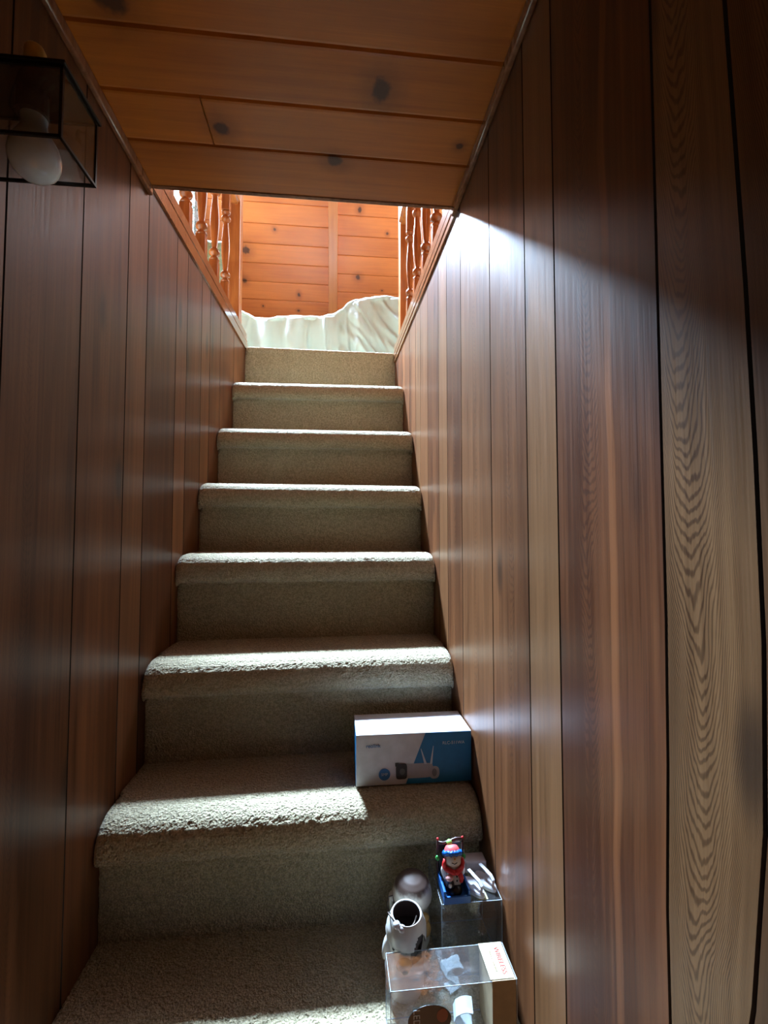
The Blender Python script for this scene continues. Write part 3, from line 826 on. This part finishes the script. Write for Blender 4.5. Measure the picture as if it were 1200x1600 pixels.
# folded leaflet inside
bm = bmesh.new(); n = 30; g = []
for i in range(n+1):
    s = i/n; seg = s*3
    if seg < 1: x, z = .176+.026*(1-seg), -.676-.004*seg+.004*math.sin(seg*3)
    elif seg < 2: x, z = .176+.026*(seg-1), -.684-.018*(seg-1)
    else: x, z = .202-.022*(seg-2), -.702-.010*(seg-2)
    g.append([bm.verts.new((x+.004*k/4, .700+.022*k/4, z+.003*k/4)) for k in range(5)])
for A, B in zip(g, g[1:]):
    for j in range(4): bm.faces.new((A[j], B[j], B[j+1], A[j+1]))
bmesh.ops.translate(bm, verts=bm.verts, vec=(0, 0, -.0215))
bmesh.ops.solidify(bm, geom=bm.faces[:], thickness=.0016)
o = obj('leaflet', bm, plain('pale_blue_paper', (.62, .70, .74), .6), None, False); tag(o, 'pale folded leaflet lying inside the front clear plastic box', 'paper')

rb = (.180, .2835, .803, .912, -.7365, -.620)
t = clear_box('clear_box', *rb, 'rear clear plastic box in the corner, carrying the snowman and the hooks')
obj('label', nbox(.243, .262, rb[2]+.006, rb[3]-.03, rb[5]-.0022, rb[5]-.0014), plain('yellow_label', (.50, .46, .22), .6), t)

# ------------------------------------------------------------------ snowman in a blue sled
zt = rb[5]+.0009; cx, cy = .2065, .830
M_SBLUE = plain('sled_blue', (.005, .09, .34), .3); M_SNOW = plain('snow_white', (.75, .73, .68), .45)
M_SRED = plain('scarf_red', (.62, .02, .02), .5); M_SKIN = plain('snow_face', (.66, .56, .48), .45)
M_HRED = plain('hat_coral', (.85, .10, .10), .5); M_LIME = plain('lime_green', (.32, .85, .18), .5)
M_BLK = plain('black_paint', (.012, .012, .014), .35); M_ORG = plain('orange_paint', (.75, .30, .06), .5)
M_GRNP = plain('green_paint', (.03, .28, .05), .4)
t = thing('snowman_figurine', (cx, cy, zt), 'snowman figurine with red scarf and coral hat in blue sled', 'figurine')
bm = bmesh.new()
box(bm, cx-.023, cx+.023, cy-.028, cy+.030, zt, zt+.005, .001); box(bm, cx-.023, cx-.019, cy-.028, cy+.030, zt, zt+.020, .001); box(bm, cx+.019, cx+.023, cy-.028, cy+.030, zt, zt+.020, .001)
box(bm, cx-.023, cx+.023, cy-.030, cy-.026, zt, zt+.012, .001); obj('sled', bm, M_SBLUE, t)
bm = bmesh.new(); ball(bm, (cx, cy+.006, zt+.020), .017, .018, .018); ball(bm, (cx, cy+.008, zt+.034), .0155, .015, .016)
ball(bm, (cx-.0155, cy+.002, zt+.034), .0055, .006, .010); ball(bm, (cx+.0155, cy+.002, zt+.034), .0055, .006, .010)
body = obj('body', bm, M_SNOW, t, True)
bm = bmesh.new()
for z in (.024, .031): ball(bm, (cx+.004, cy-.0105, zt+z), .0016)
obj('button', bm, M_BLK, body, True)
bm = bmesh.new(); ball(bm, (cx, cy-.010, zt+.010), .013, .013, .008); obj('blanket', bm, M_BLK, t, True)
bm = bmesh.new(); ball(bm, (cx-.008, cy-.013, zt+.0215), .0065, .0065, .0065); ball(bm, (cx-.010, cy-.015, zt+.029), .006, .005, .006)
pg = obj('held_penguin', bm, M_BLK, t, True)
bm = bmesh.new(); ball(bm, (cx-.010, cy-.0145, zt+.0325), .0068, .0062, .0048); obj('pink_cap', bm, plain('cap_pink', (.80, .42, .42), .5), pg, True)
bm = bmesh.new(); ball(bm, (cx-.010, cy-.0190, zt+.0225), .0032, .002, .0035); obj('white_belly', bm, M_SNOW, pg, True)
HC = Vector((cx, cy+.003, zt+.052))
HM = Matrix.Translation(HC) @ Matrix.Rotation(R(-28), 4, 'X')
def tilted(bm): bmesh.ops.transform(bm, matrix=HM, verts=bm.verts); return bm
head = obj('head', tilted(ball(bmesh.new(), (0, 0, 0), .0150, .0140, .0150)), M_SKIN, t, True)
obj('nose', tilted(ball(bmesh.new(), (.0005, -.0145, .0005), .0017, .004, .0017)), M_ORG, head, True)
for s_ in (-.0050, .0050): obj('eye', tilted(ball(bmesh.new(), (s_, -.0125, .0042), .0012)), M_BLK, head, True)
obj('mouth', tilted(tube(bmesh.new(), [(-.0048, -.0125, -.0046), (0, -.0130, -.0066), (.0048, -.0125, -.0046)], .0006, 6)), M_BLK, head, True)
bm = bmesh.new(); tube(bm, [(cx+.0155*math.sin(a), cy+.001-.0145*math.cos(a), zt+.0395+.003*abs(math.sin(a))) for a in [i*2*math.pi/20 for i in range(21)]], .0042, 10)
sc_ = obj('scarf', bm, M_SRED, t, True)
bm = bmesh.new(); tube(bm, [(cx+.008, cy-.012, zt+.038), (cx+.011, cy-.0145, zt+.031), (cx+.010, cy-.0150, zt+.025)], [.0045, .0042, .0030], 10); obj('scarf_end', bm, M_SRED, sc_, True)
for s_ in (-1, 1):
    bm = bmesh.new(); tube(bm, [(cx+s_*.0145, cy-.001, zt+.055), (cx+s_*.0165, cy-.003, zt+.048), (cx+s_*.014, cy-.006, zt+.041)], .0034, 8); obj('ear_flap', bm, M_SRED, head, True)
ht = obj('hat', tilted(lathe(bmesh.new(), [(.0140, .0065), (.0142, .010), (.0125, .0155), (.0092, .0195), (.0001, .0212)], 0, 0, 0, 20)), M_HRED, t, True)
bm = bmesh.new(); tube(bm, [(.0142*math.sin(a), -.0138*math.cos(a), .0085+.0010*math.cos(a*9)) for a in [i*2*math.pi/36 for i in range(37)]], .0040, 8)
obj('hat_brim', tilted(bm), M_SBLUE, ht, True)
obj('pompom', tilted(ball(bmesh.new(), (-.003, .001, .0235), .0050)), M_LIME, ht, True)
bm = bmesh.new()
for s_ in (-1, 1): tube(bm, [(cx+s_*.0225, cy+.022, zt+.010), (cx+s_*.0235, cy+.022, zt+.050), (cx+s_*.0225, cy+.022, zt+.072)], .0018, 8)
tube(bm, [(cx-.0225, cy+.022, zt+.069), (cx-.012, cy+.022, zt+.067), (cx, cy+.022, zt+.070), (cx+.010, cy+.022, zt+.0735), (cx+.0225, cy+.022, zt+.073)], .0026, 8)
hd = obj('sled_handle', bm, plain('dark_brown_paint', (.05, .02, .018), .4), t, True)
for s_ in (-1, 1):
    obj('red_tip', ball(bmesh.new(), (cx+s_*.0225, cy+.022, zt+.0750), .0024), M_SRED, hd, True)
    obj('green_mitten', ball(bmesh.new(), (cx+s_*.0235, cy+.018, zt+.045), .0038, .0036, .0044), M_GRNP, t, True)
# the padded back of the sled behind the head
obj('sled_back', nbox(cx-.0205, cx+.0205, cy+.0235, cy+.0260, zt+.005, zt+.066, bev=.001), M_BLK, t)

# ------------------------------------------------------------------ adhesive hooks and white fittings on the rear box
M_PLW = plain('white_plastic', (.74, .75, .80), .22, 0, .5, .4)
def hook(cx, cy, ang, label):
    t = thing('adhesive_hook', (cx, cy, zt), label, 'hook', 'white adhesive hooks on the rear clear box')
    t.rotation_euler = (0, 0, R(ang))
    def loc(bm): bmesh.ops.translate(bm, verts=bm.verts, vec=(cx, cy, zt)); return bm
    bm = bmesh.new(); n = 40; ring0 = []; ring1 = []; ring2 = []
    for i in range(n):
        a = 2*math.pi*i/n; c, s = math.cos(a), math.sin(a); wy = .0130*(1-.18*(s < 0)*abs(s))
        ring0.append(bm.verts.new((wy*c, .0255*s, 0))); ring1.append(bm.verts.new((wy*c, .0255*s, .005))); ring2.append(bm.verts.new((wy*.86*c, .0235*s, .0072)))
    for A, B in ((ring0, ring1), (ring1, ring2)):
        for i in range(n): bm.faces.new((A[i], A[(i+1) % n], B[(i+1) % n], B[i]))
    bm.faces.new(ring2); bm.faces.new(ring0[::-1]); obj('plate', loc(bm), M_PLW, t)
    bm = bmesh.new()
    pts = [(0, -.020, .006), (0, -.021, .016), (0, -.014, .0215), (0, .004, .0235), (0, .014, .0245)]
    pr = []
    for (x, y, z) in pts: pr.append([bm.verts.new((x+dx, y, z+dz)) for dx, dz in ((-.0030, -.0013), (.0030, -.0013), (.0030, .0013), (-.0030, .0013))])
    for A, B in zip(pr, pr[1:]):
        for i in range(4): bm.faces.new((A[i], A[(i+1) % 4], B[(i+1) % 4], B[i]))
    bm.faces.new(pr[0][::-1]); bm.faces.new(pr[-1]); bmesh.ops.recalc_face_normals(bm, faces=bm.faces)
    obj('hook_arm', loc(bm), M_PLW, t)
    return t
h1 = hook(.2430, .830, 24, 'white adhesive hook lying flat, the one touching the snowman sled')
h2 = hook(.2675, .842, 24, 'white adhesive hook lying flat, the one against the right wall')
t = thing('plastic_bracket', (.252, .880, zt), 'grey-white plastic bracket lying behind the two hooks', 'bracket')
obj('block', nbox(.238, .279, .868, .895, zt, zt+.020, bev=.003), M_PLW, t); obj('cover', nbox(.223, .2385, .866, .897, zt, zt+.024, bev=.003), M_PLW, t)
t = thing('plastic_plug', (.229, .880, zt+.0245), 'small stepped white plastic piece standing just behind the snowman', 'plug')
obj('base', nbox(.2235, .238, .872, .890, zt+.0245, zt+.040, bev=.001), M_PLW, t); obj('tip', nbox(.2235, .232, .874, .887, zt+.040, zt+.049, bev=.001), M_PLW, t)

# ------------------------------------------------------------------ ceramic penguins
M_GLAZE = plain('white_glaze', (.66, .65, .61), .28, 0, .5, .4)
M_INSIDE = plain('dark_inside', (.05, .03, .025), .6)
M_BEAK = plain('beak_ochre', (.62, .36, .12), .45)
M_WIRE = plain('dark_wire', (.10, .08, .07), .35, .9)
S1Z = -.7365
def cup(bm, prof, cx, cy, z0, tiltM, seg=36, hole=None):
    vsr = []
    for r, z in prof:
        ring = []
        for i in range(seg):
            a = 2*math.pi*i/seg; p = tiltM @ Vector((r*math.cos(a), r*math.sin(a), z)) if z > .10 else Vector((r*math.cos(a), r*math.sin(a), z))
            ring.append(bm.verts.new((cx+p.x, cy+p.y, z0+p.z)))
        vsr.append(ring)
    for k, (A, B) in enumerate(zip(vsr, vsr[1:])):
        for i in range(seg):
            if hole and hole(k, i): continue
            bm.faces.new((A[i], A[(i+1) % seg], B[(i+1) % seg], B[i]))
    bm.faces.new(vsr[0][::-1])
    return bm
def penguin(cx, cy, H, rad, label, mat, front):
    t = thing('ceramic_penguin', (cx, cy, S1Z), label, 'figurine', None)
    s = H/.135
    outer = [(.020, 0), (.026, .003), (.031, .018), (.0325, .040), (.0290, .062), (.0275, .070), (.0305, .086), (.0325, .104), (.0315, .116), (.0270, .128), (.0245, .1335), (.0235, .135)]
    inner = [(.0215, .1335), (.0235, .126), (.027, .112), (.027, .090), (.022, .070), (.020, .060)]
    k = rad/.0325
    if not front:             # closed rounded head with a brown cap
        outer = outer[:8]+[(.0318, .112), (.0290, .121), (.0235, .1285), (.0150, .1335), (.0060, .1355), (.0002, .136)]; inner = []
    def fine_(p): return [(a[0]+(b[0]-a[0])*j/4, a[1]+(b[1]-a[1])*j/4) for a, b in zip(p, p[1:]) for j in range(4)]+[p[-1]] if p else []
    outer, inner = fine_(outer), fine_(inner)
    prof = [(r*k, z*s) for r, z in outer+inner]
    N = 90
    def hole(kk, i):          # the arched opening on the penguin's right shoulder
        ang = (i+.5)/N*360
        z = (prof[kk][1]+prof[kk+1][1])/2/s
        if kk >= len(outer)-1: return False
        d = abs((ang-306+180) % 360-180)
        if not front: return False
        if not (.062 < z < .118): return False
        return d < 26*math.sqrt(max(0, 1-((z-.080)/.040)**2))
    bm = cup(bmesh.new(), prof, cx, cy, S1Z, Matrix.Rotation(R(8), 3, 'X'), N, hole)
    # inner floor so that the cup reads dark and closed
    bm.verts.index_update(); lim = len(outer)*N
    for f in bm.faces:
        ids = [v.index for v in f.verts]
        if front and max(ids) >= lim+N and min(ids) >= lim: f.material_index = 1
    o = obj('body', bm, [mat, M_INSIDE], t, True)
    sol = [(cx, cy, S1Z+.062*s)]
    if front:
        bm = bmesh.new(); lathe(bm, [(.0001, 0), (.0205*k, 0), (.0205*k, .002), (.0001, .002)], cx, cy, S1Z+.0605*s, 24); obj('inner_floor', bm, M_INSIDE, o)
    yf = lambda dx: cy-math.sqrt(max(1e-6, (.0305*k)**2-dx*dx))
    if front:
        fx = -.010
        bm = bmesh.new()
        for dx in (fx-.011, fx+.008): obj('eye', ball(bmesh.new(), (cx+dx, yf(dx)+.001, S1Z+.083*s), .0024, .0018, .0034), M_BLK, o, True)
        bm = bmesh.new(); ball(bm, (cx-.006, yf(-.006)-.002, S1Z+.066*s), .0125, .009, .0085); ball(bm, (cx-.006, yf(-.006)-.008, S1Z+.064*s), .007, .007, .0045); obj('beak', bm, M_BEAK, o, True)
        bm = bmesh.new(); ball(bm, (cx+.028, cy-.004, S1Z+.046*s), .008, .010, .016, Euler((0, R(-35), 0)).to_matrix()); obj('wing', bm, mat, o, True)
        bm = bmesh.new(); ball(bm, (cx-.030, cy-.006, S1Z+.075*s), .007, .009, .020, Euler((0, R(12), 0)).to_matrix()); obj('wing', bm, mat, o, True)
    else:
        bm = bmesh.new()
        for dx in (-.011, .008):
            bm = bmesh.new(); tube(bm, [(cx+dx-.004, yf(dx-.004)-.0012, S1Z+.1115*s), (cx+dx, yf(dx)-.0014, S1Z+.1125*s), (cx+dx+.004, yf(dx+.004)-.0012, S1Z+.1115*s)], .0007, 6)
            obj('eye', bm, M_BLK, o, True)
        bm = bmesh.new(); ball(bm, (cx+.018, yf(.018)-.001, S1Z+.070*s), .010, .008, .007); ball(bm, (cx+.022, yf(.022)-.002, S1Z+.050*s), .009, .008, .014); obj('beak', bm, M_BEAK, o, True)
        bm = bmesh.new(); ball(bm, (cx-.033, cy-.004, S1Z+.092*s), .008, .010, .007); ball(bm, (cx-.037, cy-.006, S1Z+.082*s), .0035, .004, .014); obj('wing', bm, mat, o, True)
    # wire bail with its grip
    if front:
        bm = bmesh.new(); zc = S1Z+.128*s
        tube(bm, [(cx-.024, cy-.010, zc), (cx-.030, cy-.022, zc+.010), (cx-.020, cy-.035, zc+.004), (cx-.002, cy-.040, zc-.004), (cx+.010, cy-.030, zc-.004), (cx+.016, cy-.020, zc)], .0012, 8)
        wi = obj('wire_handle', bm, M_WIRE, t, True)
        bm = bmesh.new(); a = Vector((cx-.023, cy-.034, zc+.004)); b = Vector((cx-.002, cy-.041, zc-.008))
        pts = [a.lerp(b, i/12) for i in range(13)]
        tube(bm, pts, [.001, .0042, .0056, .0058, .0052, .0036, .0050, .0056, .0056, .0050, .0040, .0030, .001], 14); obj('grip', bm, M_PLW, wi, True)
    else:
        bm = bmesh.new(); zc = S1Z+.10*s
        tube(bm, [(cx-.030, cy-.012, zc), (cx-.042, cy-.018, zc+.002), (cx-.045, cy-.020, zc-.012), (cx-.038, cy-.024, zc-.030)], .0010, 8); tube(bm, [(cx-.034, cy-.018, zc+.002), (cx-.031, cy-.028, zc-.022), (cx-.026, cy-.032, zc-.034)], .0010, 8)
        obj('wire_handle', bm, M_WIRE, t, True)
    return t
penguin(.1155, .788, .137, .0325, 'white ceramic penguin with round open top and white grip, nearer of the two', M_GLAZE, True)
penguin(.1380, .866, .136, .0345, 'cream ceramic penguin with brown rim and closed eyes, farther of the two', rim_brown('cream_glaze'), False)

# ------------------------------------------------------------------ lift everything so that the lower floor is at height 0
for o in scene.objects:
    if o.parent is None: o.location.z += EYE
